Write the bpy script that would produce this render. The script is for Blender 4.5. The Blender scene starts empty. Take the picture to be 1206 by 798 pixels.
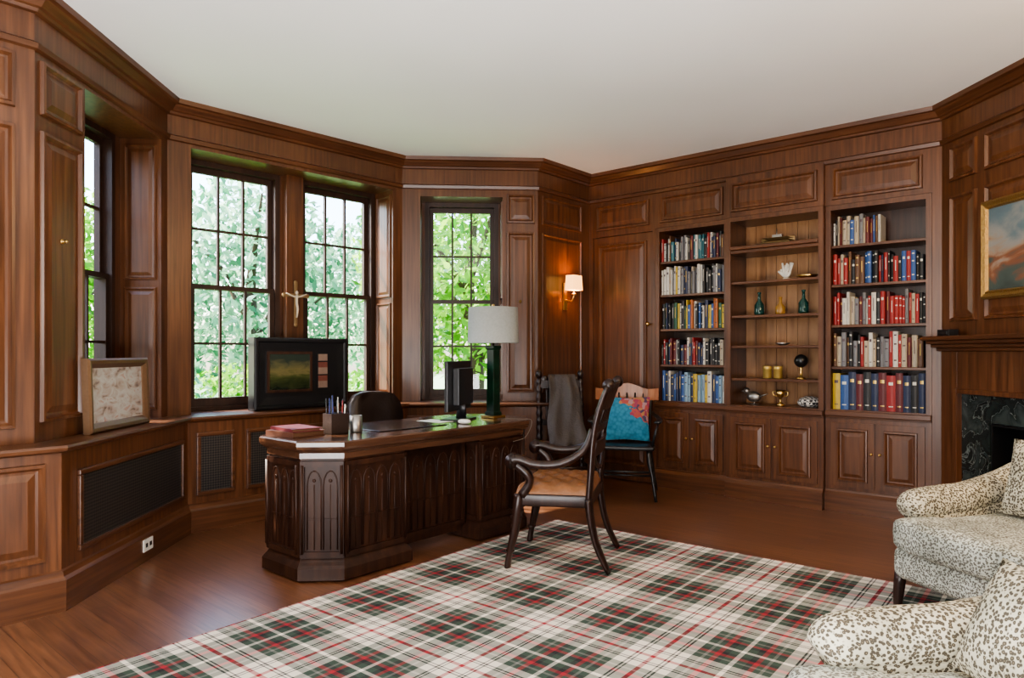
import bpy, bmesh, math, random
from mathutils import Vector, Matrix
random.seed(7)
S = bpy.context.scene
COL = S.collection
rad = math.radians
# ------------------------------------------------------------------ materials
def newmat(name):
    m = bpy.data.materials.new(name); m.use_nodes = True
    nt = m.node_tree
    return m, nt, nt.nodes["Principled BSDF"]
def plain(name, col, rough=.5, metal=0, bump=0, bscale=60, coat=0):
    m, nt, b = newmat(name)
    b.inputs["Base Color"].default_value = (*col, 1)
    b.inputs["Roughness"].default_value = rough
    b.inputs["Metallic"].default_value = metal
    b.inputs["Coat Weight"].default_value = coat
    tc = nt.nodes.new("ShaderNodeTexCoord")
    n = nt.nodes.new("ShaderNodeTexNoise"); n.inputs["Scale"].default_value = bscale
    nt.links.new(tc.outputs["Object"], n.inputs["Vector"])
    mx = nt.nodes.new("ShaderNodeMixRGB"); mx.blend_type = 'MULTIPLY'; mx.inputs[0].default_value = .25
    mx.inputs[1].default_value = (*col, 1)
    nt.links.new(n.outputs["Fac"], mx.inputs[2]); nt.links.new(mx.outputs[0], b.inputs["Base Color"])
    if bump:
        bp = nt.nodes.new("ShaderNodeBump"); bp.inputs["Strength"].default_value = bump; bp.inputs["Distance"].default_value = .01
        nt.links.new(n.outputs["Fac"], bp.inputs["Height"]); nt.links.new(bp.outputs[0], b.inputs["Normal"])
    return m
def ramp(nt, stops, mode='LINEAR'):
    r = nt.nodes.new("ShaderNodeValToRGB"); cr = r.color_ramp; cr.interpolation = mode
    while len(cr.elements) > 1: cr.elements.remove(cr.elements[-1])
    cr.elements[0].position = stops[0][0]; cr.elements[0].color = (*stops[0][1], 1)
    for p, c in stops[1:]:
        e = cr.elements.new(p); e.color = (*c, 1)
    return r
def wood(name, dark, mid, light, sc=(16, 16, .8), rough=.34, coat=.15):
    m, nt, b = newmat(name)
    tc = nt.nodes.new("ShaderNodeTexCoord")
    mp = nt.nodes.new("ShaderNodeMapping"); mp.inputs["Scale"].default_value = sc
    nt.links.new(tc.outputs["Object"], mp.inputs["Vector"])
    n = nt.nodes.new("ShaderNodeTexNoise"); n.inputs["Scale"].default_value = 2.2
    n.inputs["Detail"].default_value = 6; n.inputs["Roughness"].default_value = .5; n.inputs["Distortion"].default_value = .35
    nt.links.new(mp.outputs[0], n.inputs["Vector"])
    r = ramp(nt, [(.25, dark), (.5, mid), (.78, light)])
    nt.links.new(n.outputs["Fac"], r.inputs[0])
    n2 = nt.nodes.new("ShaderNodeTexNoise"); n2.inputs["Scale"].default_value = 1.2
    nt.links.new(tc.outputs["Object"], n2.inputs["Vector"])
    r2 = ramp(nt, [(.3, (.74, .72, .72)), (.7, (1.16, 1.12, 1.1))])
    nt.links.new(n2.outputs["Fac"], r2.inputs[0])
    mx = nt.nodes.new("ShaderNodeMixRGB"); mx.blend_type = 'MULTIPLY'; mx.inputs[0].default_value = 1
    nt.links.new(r.outputs[0], mx.inputs[1]); nt.links.new(r2.outputs[0], mx.inputs[2])
    nt.links.new(mx.outputs[0], b.inputs["Base Color"])
    b.inputs["Roughness"].default_value = rough
    b.inputs["Coat Weight"].default_value = coat; b.inputs["Coat Roughness"].default_value = .22
    return m
WV = wood("walnut_vertical", (.055, .021, .009), (.105, .041, .017), (.17, .072, .030))
WH = wood("walnut_horizontal", (.050, .019, .008), (.095, .037, .016), (.155, .066, .028), sc=(.8, 16, 16))
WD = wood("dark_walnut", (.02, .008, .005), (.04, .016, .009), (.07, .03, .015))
WS = wood("sash_wood", (.018, .008, .005), (.032, .014, .008), (.05, .022, .012), rough=.5, coat=0)
WP = wood("oak_back_boards", (.16, .075, .03), (.29, .15, .065), (.40, .22, .10), sc=(10, 10, .9))
DK = wood("desk_mahogany", (.014, .005, .003), (.028, .011, .006), (.055, .022, .011), sc=(12, 12, 1.2), rough=.42, coat=0)
DK.node_tree.nodes["Principled BSDF"].inputs["Specular IOR Level"].default_value = .3
DT = wood("desk_top_wood", (.04, .018, .011), (.07, .032, .018), (.11, .055, .03), sc=(1.2, 12, 12), rough=.16, coat=.6)
CH = wood("chair_mahogany", (.009, .004, .003), (.018, .007, .005), (.035, .013, .008), rough=.35, coat=.12)
CEIL = plain("ceiling_paint", (.95, .94, .91), .9, bscale=.6)
BLK = plain("black_lacquer", (.012, .012, .013), .3)
BLKP = plain("black_plastic", (.015, .015, .017), .35)
BRASS = plain("brass", (.75, .5, .18), .3, 1)
GILT = plain("gilt", (.38, .24, .09), .45, .8, bump=.6, bscale=90)
WHITE = plain("white_plastic", (.8, .78, .72), .5)
CORD = plain("cord_plastic", (.25, .22, .18), .5)
TAN = plain("tan_leather", (.24, .105, .045), .35, bump=.3, bscale=40)
BLKLEA = plain("dark_leather", (.03, .018, .014), .4, bump=.2)
PAGES = plain("book_pages", (.7, .65, .52), .9)
GOLD = plain("gold_foil", (.6, .42, .13), .4, .6)
ORANGEW = wood("cherry_wood", (.16, .055, .02), (.28, .10, .035), (.38, .15, .055), rough=.35)
GREY = plain("taupe_cloth", (.075, .064, .060), .95, bump=.6)
BRL = plain("brown_leather", (.10, .038, .022), .45)
SILVER = plain("pewter", (.4, .38, .36), .35, .9)
STONE = plain("white_coral", (.75, .72, .66), .8, bump=.8)

def leopard(name, base, spot, mid, scale):
    m, nt, b = newmat(name)
    tc = nt.nodes.new("ShaderNodeTexCoord")
    nz = nt.nodes.new("ShaderNodeTexNoise"); nz.inputs["Scale"].default_value = scale * .8
    nt.links.new(tc.outputs["Object"], nz.inputs["Vector"])
    va = nt.nodes.new("ShaderNodeVectorMath"); va.operation = 'MULTIPLY_ADD'
    va.inputs[1].default_value = (.006, .006, .006)
    nt.links.new(nz.outputs["Color"], va.inputs[0]); nt.links.new(tc.outputs["Object"], va.inputs[2])
    v = nt.nodes.new("ShaderNodeTexVoronoi"); v.inputs["Scale"].default_value = scale
    nt.links.new(va.outputs[0], v.inputs["Vector"])
    r = ramp(nt, [(0, mid), (.10, mid), (.2, spot), (.42, spot), (.58, base), (1, base)])
    nt.links.new(v.outputs["Distance"], r.inputs[0])
    n3 = nt.nodes.new("ShaderNodeTexNoise"); n3.inputs["Scale"].default_value = 6
    nt.links.new(tc.outputs["Object"], n3.inputs["Vector"])
    r3 = ramp(nt, [(.35, (.75, .75, .73)), (.65, (1.15, 1.15, 1.15))]); nt.links.new(n3.outputs["Fac"], r3.inputs[0])
    mx = nt.nodes.new("ShaderNodeMixRGB"); mx.blend_type = 'MULTIPLY'; mx.inputs[0].default_value = 1
    nt.links.new(r.outputs[0], mx.inputs[1]); nt.links.new(r3.outputs[0], mx.inputs[2])
    nt.links.new(mx.outputs[0], b.inputs["Base Color"]); b.inputs["Roughness"].default_value = .95
    return m
LEO = leopard("leopard_fabric", (.54, .51, .40), (.07, .058, .042), (.25, .20, .13), 100)
LEO2 = leopard("pale_leopard_fabric", (.52, .55, .49), (.12, .115, .10), (.30, .29, .24), 112)

def tartan():
    m, nt, b = newmat("tartan_wool")
    c = (.82, .78, .71); r_ = (.42, .03, .05); k = (.022, .024, .027); g = (.055, .092, .072); y = (.26, .27, .25)
    st = [(0, r_), (.018, c), (.09, k), (.104, c), (.12, k), (.134, c), (.21, g), (.27, y), (.295, g), (.335, r_), (.372, k), (.415, g), (.48, c), (.512, g),
          (.58, k), (.622, r_), (.66, g), (.70, y), (.725, g), (.785, c), (.862, k), (.876, c), (.892, k), (.906, c), (.982, r_)]
    tc = nt.nodes.new("ShaderNodeTexCoord"); sp = nt.nodes.new("ShaderNodeSeparateXYZ")
    nt.links.new(tc.outputs["Object"], sp.inputs[0])
    outs = []
    for ax in ("X", "Y"):
        a = nt.nodes.new("ShaderNodeMath"); a.operation = 'MULTIPLY'; a.inputs[1].default_value = 1 / .55
        nt.links.new(sp.outputs[ax], a.inputs[0])
        f = nt.nodes.new("ShaderNodeMath"); f.operation = 'FRACT'; nt.links.new(a.outputs[0], f.inputs[0])
        r = ramp(nt, st, 'CONSTANT'); nt.links.new(f.outputs[0], r.inputs[0]); outs.append(r)
    av = nt.nodes.new("ShaderNodeMixRGB"); av.inputs[0].default_value = .5
    nt.links.new(outs[0].outputs[0], av.inputs[1]); nt.links.new(outs[1].outputs[0], av.inputs[2])
    mu = nt.nodes.new("ShaderNodeMixRGB"); mu.blend_type = 'MULTIPLY'; mu.inputs[0].default_value = 1
    nt.links.new(outs[0].outputs[0], mu.inputs[1]); nt.links.new(outs[1].outputs[0], mu.inputs[2])
    mx = nt.nodes.new("ShaderNodeMixRGB"); mx.inputs[0].default_value = .33
    nt.links.new(av.outputs[0], mx.inputs[1]); nt.links.new(mu.outputs[0], mx.inputs[2])
    nt.links.new(mx.outputs[0], b.inputs["Base Color"]); b.inputs["Roughness"].default_value = 1
    n = nt.nodes.new("ShaderNodeTexNoise"); n.inputs["Scale"].default_value = 300
    nt.links.new(tc.outputs["Object"], n.inputs["Vector"])
    bp = nt.nodes.new("ShaderNodeBump"); bp.inputs["Strength"].default_value = .4; bp.inputs["Distance"].default_value = .005
    nt.links.new(n.outputs["Fac"], bp.inputs["Height"]); nt.links.new(bp.outputs[0], b.inputs["Normal"])
    return m
TARTAN = tartan()
def floormat():
    m, nt, b = newmat("floor_planks")
    tc = nt.nodes.new("ShaderNodeTexCoord")
    br = nt.nodes.new("ShaderNodeTexBrick")
    mp = nt.nodes.new("ShaderNodeMapping"); mp.inputs["Rotation"].default_value = (0, 0, rad(41))
    nt.links.new(tc.outputs["Object"], mp.inputs[0]); nt.links.new(mp.outputs[0], br.inputs["Vector"])
    br.inputs["Scale"].default_value = 1; br.inputs["Brick Width"].default_value = 1.5; br.inputs["Row Height"].default_value = .085
    br.inputs["Mortar Size"].default_value = .0016
    br.inputs["Color1"].default_value = (.145, .060, .028, 1); br.inputs["Color2"].default_value = (.22, .098, .046, 1)
    br.inputs["Mortar"].default_value = (.04, .018, .01, 1); br.inputs["Bias"].default_value = 0
    mp2 = nt.nodes.new("ShaderNodeMapping"); mp2.inputs["Scale"].default_value = (1.2, 18, 1)
    nt.links.new(mp.outputs[0], mp2.inputs[0])
    n = nt.nodes.new("ShaderNodeTexNoise"); n.inputs["Scale"].default_value = 3; n.inputs["Detail"].default_value = 6
    nt.links.new(mp2.outputs[0], n.inputs["Vector"])
    r = ramp(nt, [(.3, (.55, .5, .47)), (.7, (1.3, 1.25, 1.22))]); nt.links.new(n.outputs["Fac"], r.inputs[0])
    mx = nt.nodes.new("ShaderNodeMixRGB"); mx.blend_type = 'MULTIPLY'; mx.inputs[0].default_value = 1
    nt.links.new(br.outputs["Color"], mx.inputs[1]); nt.links.new(r.outputs[0], mx.inputs[2])
    nt.links.new(mx.outputs[0], b.inputs["Base Color"]); b.inputs["Roughness"].default_value = .35
    b.inputs["Coat Weight"].default_value = 1; b.inputs["Coat Roughness"].default_value = .3; b.inputs["Coat IOR"].default_value = 1.7
    return m
FLOOR = floormat()
def marble(name, dark, vein, sc=5, w_=.012, ro=.15):
    m, nt, b = newmat(name)
    tc = nt.nodes.new("ShaderNodeTexCoord")
    n = nt.nodes.new("ShaderNodeTexNoise"); n.inputs["Scale"].default_value = sc; n.inputs["Detail"].default_value = 8
    n.inputs["Distortion"].default_value = .7
    nt.links.new(tc.outputs["Object"], n.inputs["Vector"])
    r = ramp(nt, [(0, [c * 2 for c in dark]), (.42, dark), (.5 - w_, dark), (.5, vein), (.5 + w_, dark), (.62, [c * 2.5 for c in dark]), (1, [c * 5 for c in dark])])
    nt.links.new(n.outputs["Fac"], r.inputs[0]); nt.links.new(r.outputs[0], b.inputs["Base Color"])
    b.inputs["Roughness"].default_value = ro
    return m
MARBLE = marble("black_grey_marble", (.018, .023, .022), (.17, .19, .18), 7, .011)
GREENM = marble("green_marble", (.002, .012, .006), (.008, .04, .02), 9, ro=.3)
def grille():
    m, nt, b = newmat("radiator_grille_mesh")
    tc = nt.nodes.new("ShaderNodeTexCoord")
    c = nt.nodes.new("ShaderNodeTexChecker"); c.inputs["Scale"].default_value = 80
    mp = nt.nodes.new("ShaderNodeMapping"); mp.inputs["Rotation"].default_value = (0, rad(45), 0)
    nt.links.new(tc.outputs["Object"], mp.inputs[0]); nt.links.new(mp.outputs[0], c.inputs[0])
    c.inputs[1].default_value = (.004, .004, .004, 1); c.inputs[2].default_value = (.05, .04, .034, 1)
    nt.links.new(c.outputs[0], b.inputs["Base Color"]); b.inputs["Roughness"].default_value = .5
    return m
GRILLE = grille()
def noisepic(name, stops, sc=(3, 3, 6), rough=.4, zgrad=None):
    m, nt, b = newmat(name)
    tc = nt.nodes.new("ShaderNodeTexCoord"); mp = nt.nodes.new("ShaderNodeMapping"); mp.inputs["Scale"].default_value = sc
    nt.links.new(tc.outputs["Generated"], mp.inputs[0])
    n = nt.nodes.new("ShaderNodeTexNoise"); n.inputs["Scale"].default_value = 1; n.inputs["Detail"].default_value = 6; n.inputs["Distortion"].default_value = .6
    nt.links.new(mp.outputs[0], n.inputs["Vector"])
    src = n.outputs["Fac"]
    if zgrad:
        sp = nt.nodes.new("ShaderNodeSeparateXYZ"); nt.links.new(tc.outputs["Generated"], sp.inputs[0])
        ma = nt.nodes.new("ShaderNodeMath"); ma.operation = 'MULTIPLY_ADD'; ma.inputs[1].default_value = zgrad
        nt.links.new(n.outputs["Fac"], ma.inputs[0]); nt.links.new(sp.outputs["Z"], ma.inputs[2])
        dv_ = nt.nodes.new("ShaderNodeMath"); dv_.operation = 'DIVIDE'; dv_.inputs[1].default_value = 1 + zgrad
        nt.links.new(ma.outputs[0], dv_.inputs[0]); src = dv_.outputs[0]
    r = ramp(nt, stops); nt.links.new(src, r.inputs[0])
    nt.links.new(r.outputs[0], b.inputs["Base Color"]); b.inputs["Roughness"].default_value = rough
    return m
SEA = noisepic("seascape_paint", [(.15, (.03, .035, .03)), (.38, (.06, .085, .08)), (.44, (.20, .08, .045)), (.49, (.28, .20, .15)), (.55, (.24, .24, .23)), (.66, (.11, .16, .19)), (.9, (.06, .10, .13))], zgrad=2.2, sc=(3.5, 3.5, 4))
LAND = noisepic("landscape_paint", [(.2, (.01, .015, .008)), (.4, (.05, .06, .02)), (.52, (.14, .12, .05)), (.7, (.03, .04, .03))], zgrad=.6, rough=.15)
PALE = noisepic("pale_abstract_paint", [(.3, (.12, .07, .05)), (.42, (.38, .30, .25)), (.6, (.46, .45, .41)), (.75, (.40, .18, .12))], sc=(7, 7, 7))
def glassmat():
    m = bpy.data.materials.new("window_glass"); m.use_nodes = True; nt = m.node_tree
    nt.nodes.remove(nt.nodes["Principled BSDF"]); o = nt.nodes["Material Output"]
    t = nt.nodes.new("ShaderNodeBsdfTransparent"); g = nt.nodes.new("ShaderNodeBsdfGlossy"); g.inputs["Roughness"].default_value = .02
    mx = nt.nodes.new("ShaderNodeMixShader"); mx.inputs[0].default_value = .03
    nt.links.new(t.outputs[0], mx.inputs[1]); nt.links.new(g.outputs[0], mx.inputs[2]); nt.links.new(mx.outputs[0], o.inputs[0])
    return m
GLASS = glassmat()
def bottleglass(name, col):
    m, nt, b = newmat(name); b.inputs["Base Color"].default_value = (*col, 1); b.inputs["Roughness"].default_value = .08
    b.inputs["Transmission Weight"].default_value = .3; return m
BG = bottleglass("green_glass", (.015, .07, .06)); BA = bottleglass("amber_glass", (.4, .22, .06))
def emis(name, base, col, st):
    m, nt, b = newmat(name); b.inputs["Base Color"].default_value = (*base, 1); b.inputs["Roughness"].default_value = .8
    b.inputs["Emission Color"].default_value = (*col, 1); b.inputs["Emission Strength"].default_value = st; return m
SHADE_ON = emis("lit_shade_fabric", (.8, .5, .25), (1, .46, .13), 3)
SHADE = plain("linen_shade", (.31, .32, .30), .9, bump=.1)
def leafmat(name, stops, trans=.5):
    m, nt, b = newmat(name)
    g = nt.nodes.new("ShaderNodeNewGeometry"); r = ramp(nt, stops)
    nt.links.new(g.outputs["Random Per Island"], r.inputs[0]); nt.links.new(r.outputs[0], b.inputs["Base Color"])
    b.inputs["Roughness"].default_value = .6
    t = nt.nodes.new("ShaderNodeBsdfTranslucent"); nt.links.new(r.outputs[0], t.inputs[0])
    mx = nt.nodes.new("ShaderNodeMixShader"); mx.inputs[0].default_value = trans
    nt.links.new(b.outputs[0], mx.inputs[1]); nt.links.new(t.outputs[0], mx.inputs[2])
    nt.links.new(mx.outputs[0], nt.nodes["Material Output"].inputs[0]); return m
LEAFG = leafmat("green_leaves", [(0, (.03, .19, .005)), (.5, (.18, .45, .025)), (1, (.44, .70, .07))])
LEAFB = leafmat("blue_green_leaves", [(0, (.03, .18, .08)), (.5, (.20, .44, .25)), (1, (.58, .78, .56))])
GRASS = plain("lawn_grass", (.22, .36, .14), 1, bump=.5, bscale=20)
BARK = plain("bark", (.09, .06, .04), .95, bump=.8, bscale=15)

# ------------------------------------------------------------------ mesh builder
class MB:
    def __init__(s): s.v = []; s.f = []; s.mi = []; s.sm = []; s.M = Matrix.Identity(4); s.m = 0; s.smooth = False
    def add(s, vs, fs):
        b = len(s.v); s.v += [tuple(s.M @ Vector(p)) for p in vs]
        for f in fs: s.f.append([b + i for i in f]); s.mi.append(s.m); s.sm.append(s.smooth)
        return s
    def box(s, x0, x1, y0, y1, z0, z1):
        vs = [(x, y, z) for x in (x0, x1) for y in (y0, y1) for z in (z0, z1)]
        return s.add(vs, [(0, 1, 3, 2), (4, 6, 7, 5), (0, 4, 5, 1), (2, 3, 7, 6), (0, 2, 6, 4), (1, 5, 7, 3)])
    def loft(s, rings, cap=True, closed=True):
        n = len(rings[0]); vs = [p for r in rings for p in r]; fs = []
        for i in range(len(rings) - 1):
            for j in range(n if closed else n - 1):
                k = (j + 1) % n; fs.append((i * n + j, i * n + k, (i + 1) * n + k, (i + 1) * n + j))
        if cap: fs.append(tuple(range(n))[::-1]); fs.append(tuple((len(rings) - 1) * n + i for i in range(n)))
        return s.add(vs, fs)
    def prism(s, poly, z0, z1): return s.loft([[(x, y, z0) for x, y in poly], [(x, y, z1) for x, y in poly]])
    def xprism(s, poly, x0, x1): return s.loft([[(x0, y, z) for y, z in poly], [(x1, y, z) for y, z in poly]])
    def tube(s, pts, r, n=8, ref=None, sub=1):
        P = [Vector(p) for p in pts]
        R = [(q if isinstance(q, tuple) else (q, q)) for q in (r if isinstance(r, list) else [r] * len(P))]
        if sub > 1 and len(P) > 2:
            Q = []; RR = []
            for i in range(len(P) - 1):
                a = P[max(i - 1, 0)]; b = P[i]; c = P[i + 1]; d = P[min(i + 2, len(P) - 1)]
                for k in range(sub):
                    t = k / sub
                    Q.append(.5 * ((2 * b) + (c - a) * t + (2 * a - 5 * b + 4 * c - d) * t * t + (3 * b - a - 3 * c + d) * t ** 3))
                    RR.append(tuple(R[i][q] * (1 - t) + R[i + 1][q] * t for q in (0, 1)))
            Q.append(P[-1]); RR.append(R[-1]); P = Q; R = RR
        rings = []; prev = None
        for i, p in enumerate(P):
            t = (P[min(i + 1, len(P) - 1)] - P[max(i - 1, 0)]).normalized()
            if ref is not None: a = t.cross(Vector(ref))
            elif prev is None: a = t.cross(Vector((0, 0, 1)) if abs(t.z) < .9 else Vector((1, 0, 0)))
            else: a = prev - t * prev.dot(t)
            if a.length < 1e-4: a = prev if prev else Vector((1, 0, 0))
            a.normalize(); prev = a; b = t.cross(a)
            rings.append([tuple(p + a * math.cos(2 * math.pi * j / n) * R[i][0] + b * math.sin(2 * math.pi * j / n) * R[i][1]) for j in range(n)])
        sm = s.smooth; s.smooth = True; s.loft(rings); s.smooth = sm; return s
    def lathe(s, prof, c=(0, 0, 0), n=20):
        rings = [[(c[0] + r * math.cos(2 * math.pi * j / n), c[1] + r * math.sin(2 * math.pi * j / n), c[2] + z) for j in range(n)] for r, z in prof]
        sm = s.smooth; s.smooth = True; s.loft(rings); s.smooth = sm; return s
    def ell(s, c, r, e=1, n=16, m=10):
        f = lambda w, e: math.copysign(abs(w) ** e, w)
        if not isinstance(r, tuple): r = (r, r, r)
        rings = []
        for i in range(m + 1):
            t = -math.pi / 2 + math.pi * (i + .02) / (m + .04)
            rings.append([(c[0] + r[0] * f(math.cos(t), e) * f(math.cos(2 * math.pi * j / n), e), c[1] + r[1] * f(math.cos(t), e) * f(math.sin(2 * math.pi * j / n), e), c[2] + r[2] * f(math.sin(t), e)) for j in range(n)])
        sm = s.smooth; s.smooth = True; s.loft(rings); s.smooth = sm; return s
    def panel(s, x0, x1, z0, z1, y=0, k=1.0):
        rs = [(0, 0), (.004, -.02), (.018, -.022), (.03, -.004), (.042, -.003), (.075, -.014)]
        rings = [[(x0 + i * k, y + o * k, z0 + i * k), (x1 - i * k, y + o * k, z0 + i * k), (x1 - i * k, y + o * k, z1 - i * k), (x0 + i * k, y + o * k, z1 - i * k)] for i, o in rs]
        return s.loft(rings)
    def pillow(s, w, h, t, n=12):
        vs = []; fs = []
        for sgn in (1, -1):
            b = len(vs)
            for i in range(n + 1):
                for j in range(n + 1):
                    u = -1 + 2 * i / n; v = -1 + 2 * j / n
                    z = sgn * t * ((1 - u * u) * (1 - v * v)) ** .45
                    pin = 1 - .07 * (1 - abs(u)) * abs(v) ** 3
                    pin2 = 1 - .07 * (1 - abs(v)) * abs(u) ** 3
                    vs.append((w / 2 * u * pin2, z, h / 2 * v * pin))
            for i in range(n):
                for j in range(n):
                    a = b + i * (n + 1) + j; fs.append((a, a + 1, a + n + 2, a + n + 1))
        s.smooth = True; s.add(vs, fs); s.smooth = False; return s
    def obj(s, name, mats, parent=None, M=None, bevel=0, seg=2, sub=0, weld=False, **props):
        me = bpy.data.meshes.new(name); me.from_pydata(s.v, [], s.f)
        if not isinstance(mats, (list, tuple)): mats = [mats]
        for m in mats: me.materials.append(m)
        me.polygons.foreach_set("material_index", s.mi); me.polygons.foreach_set("use_smooth", s.sm)
        bm = bmesh.new(); bm.from_mesh(me)
        if weld: bmesh.ops.remove_doubles(bm, verts=bm.verts, dist=.0005)
        bmesh.ops.recalc_face_normals(bm, faces=bm.faces); bm.to_mesh(me); bm.free()
        o = bpy.data.objects.new(name, me); COL.objects.link(o)
        if parent: o.parent = parent
        if M is not None: o.matrix_local = M
        if bevel:
            b = o.modifiers.new("Bevel", 'BEVEL'); b.width = bevel; b.segments = seg; b.limit_method = 'ANGLE'; b.angle_limit = rad(40)
            if seg > 2:
                me.polygons.foreach_set("use_smooth", [True] * len(me.polygons))
        if sub:
            q = o.modifiers.new("Sub", 'SUBSURF'); q.levels = sub; q.render_levels = sub
        for k, v in props.items(): o[k] = v
        return o
def T(x=0, y=0, z=0): return Matrix.Translation((x, y, z))
def RZ(d): return Matrix.Rotation(rad(d), 4, 'Z')
def RX(d): return Matrix.Rotation(rad(d), 4, 'X')
def RY(d): return Matrix.Rotation(rad(d), 4, 'Y')
def empty(name, M, label, category, **kw):
    e = bpy.data.objects.new(name, None); e.empty_display_size = .1; COL.objects.link(e); e.matrix_world = M
    e["label"] = label; e["category"] = category
    for k, v in kw.items(): e[k] = v
    return e

# ------------------------------------------------------------------ room shell
H = 3.02
PT = [(-4.0, -2.2), (-4.0, 1.53), (-2.36, 3.42), (-2.42, 4.86), (-1.002, 6.317), (.238, 6.397), (.78, 7.01), (3.117, 5.018), (3.55, -1.17), (2.5, -2.2)]
NM = ["south_west", "west", "bay_west", "bay_north", "bay_east", "north", "north_east", "east", "south_east", "south"]
N = len(PT)
def seg(i):
    a = Vector(PT[i]); b = Vector(PT[(i + 1) % N]); d = (b - a); L = d.length; return a, b, d / L, L
def wm(i):
    a, b, d, L = seg(i); return T(a.x, a.y, 0) @ Matrix.Rotation(math.atan2(d.y, d.x), 4, 'Z')
def corner(i, off):
    _, _, d0, _ = seg((i - 1) % N); a, _, d1, _ = seg(i)
    n0 = Vector((d0.y, -d0.x)); n1 = Vector((d1.y, -d1.x))
    q = (n0 + n1).normalized(); return a + q * off / q.dot(n1)
def sweep(i, prof, name, mat, **p):
    mb = MB(); Mi = wm(i).inverted()
    r0 = []; r1 = []
    for o, z in prof:
        c0 = corner(i, o); c1 = corner((i + 1) % N, o); r0.append((c0.x, c0.y, z)); r1.append((c1.x, c1.y, z))
    mb.M = Mi; mb.loft([r0, r1]); return mb.obj(name, mat, M=wm(i), kind="structure", **p)
fl = MB(); fl.prism([tuple(corner(i, -.42)) for i in range(N)], -.12, 0); fl.obj("floor", FLOOR, kind="structure")
ce = MB(); ce.prism([tuple(corner(i, -.42)) for i in range(N)], H, H + .15); ce.obj("ceiling", CEIL, kind="structure")
def wallseg(mb, L, ops, y0, y1, zt=H):
    x = 0
    for (a, b, z0, z1) in sorted(ops):
        if a > x: mb.box(x, a, y0, y1, 0, zt)
        if z0 > 0: mb.box(a, b, y0, y1, 0, z0)
        if z1 < zt: mb.box(a, b, y0, y1, z1, zt)
        x = b
    if x < L: mb.box(x, L, y0, y1, 0, zt)
SILL = .80
winN = [0]
def window(i, s0, s1, z0=.80, z1=2.72, y=.29):
    winN[0] += 1
    mb = MB(); fr = .04
    mb.box(s0, s0 + fr, y - .02, y + .1, z0, z1); mb.box(s1 - fr, s1, y - .02, y + .1, z0, z1)
    mb.box(s0 + fr, s1 - fr, y - .02, y + .1, z1 - fr, z1); mb.box(s0 + fr, s1 - fr, y - .02, y + .1, z0, z0 + .035)
    a = s0 + fr; b = s1 - fr; zb = z0 + .035; zt = z1 - fr; zm = (zb + zt) / 2 + .0
    def sash(zl, zh, yy, bot, tp):
        st = .038
        mb.box(a, a + st, yy, yy + .035, zl, zh); mb.box(b - st, b, yy, yy + .035, zl, zh)
        mb.box(a + st, b - st, yy, yy + .035, zl, zl + bot); mb.box(a + st, b - st, yy, yy + .035, zh - tp, zh)
        w = (b - a - 2 * st) / 3
        for k in (1, 2): mb.box(a + st + w * k - .009, a + st + w * k + .009, yy + .004, yy + .03, zl + bot, zh - tp)
        hh = (zl + bot + zh - tp) / 2; mb.box(a + st, b - st, yy + .006, yy + .028, hh - .009, hh + .009)
    sash(zb, zm + .018, y, .065, .035); sash(zm - .018, zt, y + .04, .035, .045)
    o = mb.obj("window_%d" % winN[0], WS, M=wm(i), kind="structure")
    g = MB(); g.box(a + .02, b - .02, y + .016, y + .018, zb + .02, zm); g.box(a + .02, b - .02, y + .056, y + .058, zm, zt - .02)
    g.obj("window_pane", GLASS, parent=o)
    ld = bpy.data.lights.new("portal", 'AREA'); ld.shape = 'RECTANGLE'; ld.size = s1 - s0; ld.size_y = z1 - z0
    ld.cycles.is_portal = True
    lo = bpy.data.objects.new("window_light_portal", ld); COL.objects.link(lo)
    lo.matrix_world = wm(i) @ T((s0 + s1) / 2, y + .16, (z0 + z1) / 2) @ RX(-90)

for i in (0, 8, 9):
    mb = MB(); a, b, d, L = seg(i); mb.box(0, L, 0, .36, 0, H)
    n = max(1, int(L / 1.0))
    for k in range(n):
        x0 = L * k / n + .08; x1 = L * (k + 1) / n - .08
        mb.panel(x0, x1, .95, 2.36); mb.panel(x0, x1, 2.44, 2.71); mb.panel(x0, x1, .25, .78)
    mb.obj("wall_" + NM[i], WV, M=wm(i), kind="structure")
a, b, d, L = seg(1); mb = MB(); mb.box(0, L, 0, .36, 0, H)
x = L - .08
while x > .7:
    mb.panel(x - .55, x, .88, 2.36); mb.panel(x - .55, x, 2.44, 2.71); x -= .68
mb.obj("wall_west", WV, M=wm(1), kind="structure")
a, b, d, L = seg(2); mb = MB(); wallseg(mb, L, [(.433, 1.349, SILL, 2.72)], 0, .28); wallseg(mb, L, [(.51, 1.27, SILL, 2.72)], .28, .40)
mb.panel(.04, .39, .90, 2.36); mb.panel(.04, .39, 2.44, 2.71)
mb.M = T(1.349, 0, 0) @ RZ(-90); mb.panel(-.25, -.03, .86, 1.70, k=.7); mb.panel(-.25, -.03, 1.75, 2.68, k=.7)
mb.M = T(.433, 0, 0) @ RZ(90); mb.panel(.03, .25, .86, 1.70, k=.7); mb.panel(.03, .25, 1.75, 2.68, k=.7)
mb.obj("wall_bay_west", WV, M=wm(2), kind="structure"); window(2, .51, 1.27)
a, b, d, L = seg(3); mb = MB(); wallseg(mb, L, [(.16, 1.93, SILL, 2.72)], 0, .28)
wallseg(mb, L, [(.22, .98, SILL, 2.72), (1.17, 1.92, SILL, 2.72)], .28, .40); mb.box(1.0, 1.15, .19, .28, SILL, 2.72)
mb.M = T(1.93, 0, 0) @ RZ(-90); mb.panel(-.25, -.03, .86, 1.70, k=.7); mb.panel(-.25, -.03, 1.75, 2.68, k=.7)
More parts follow.
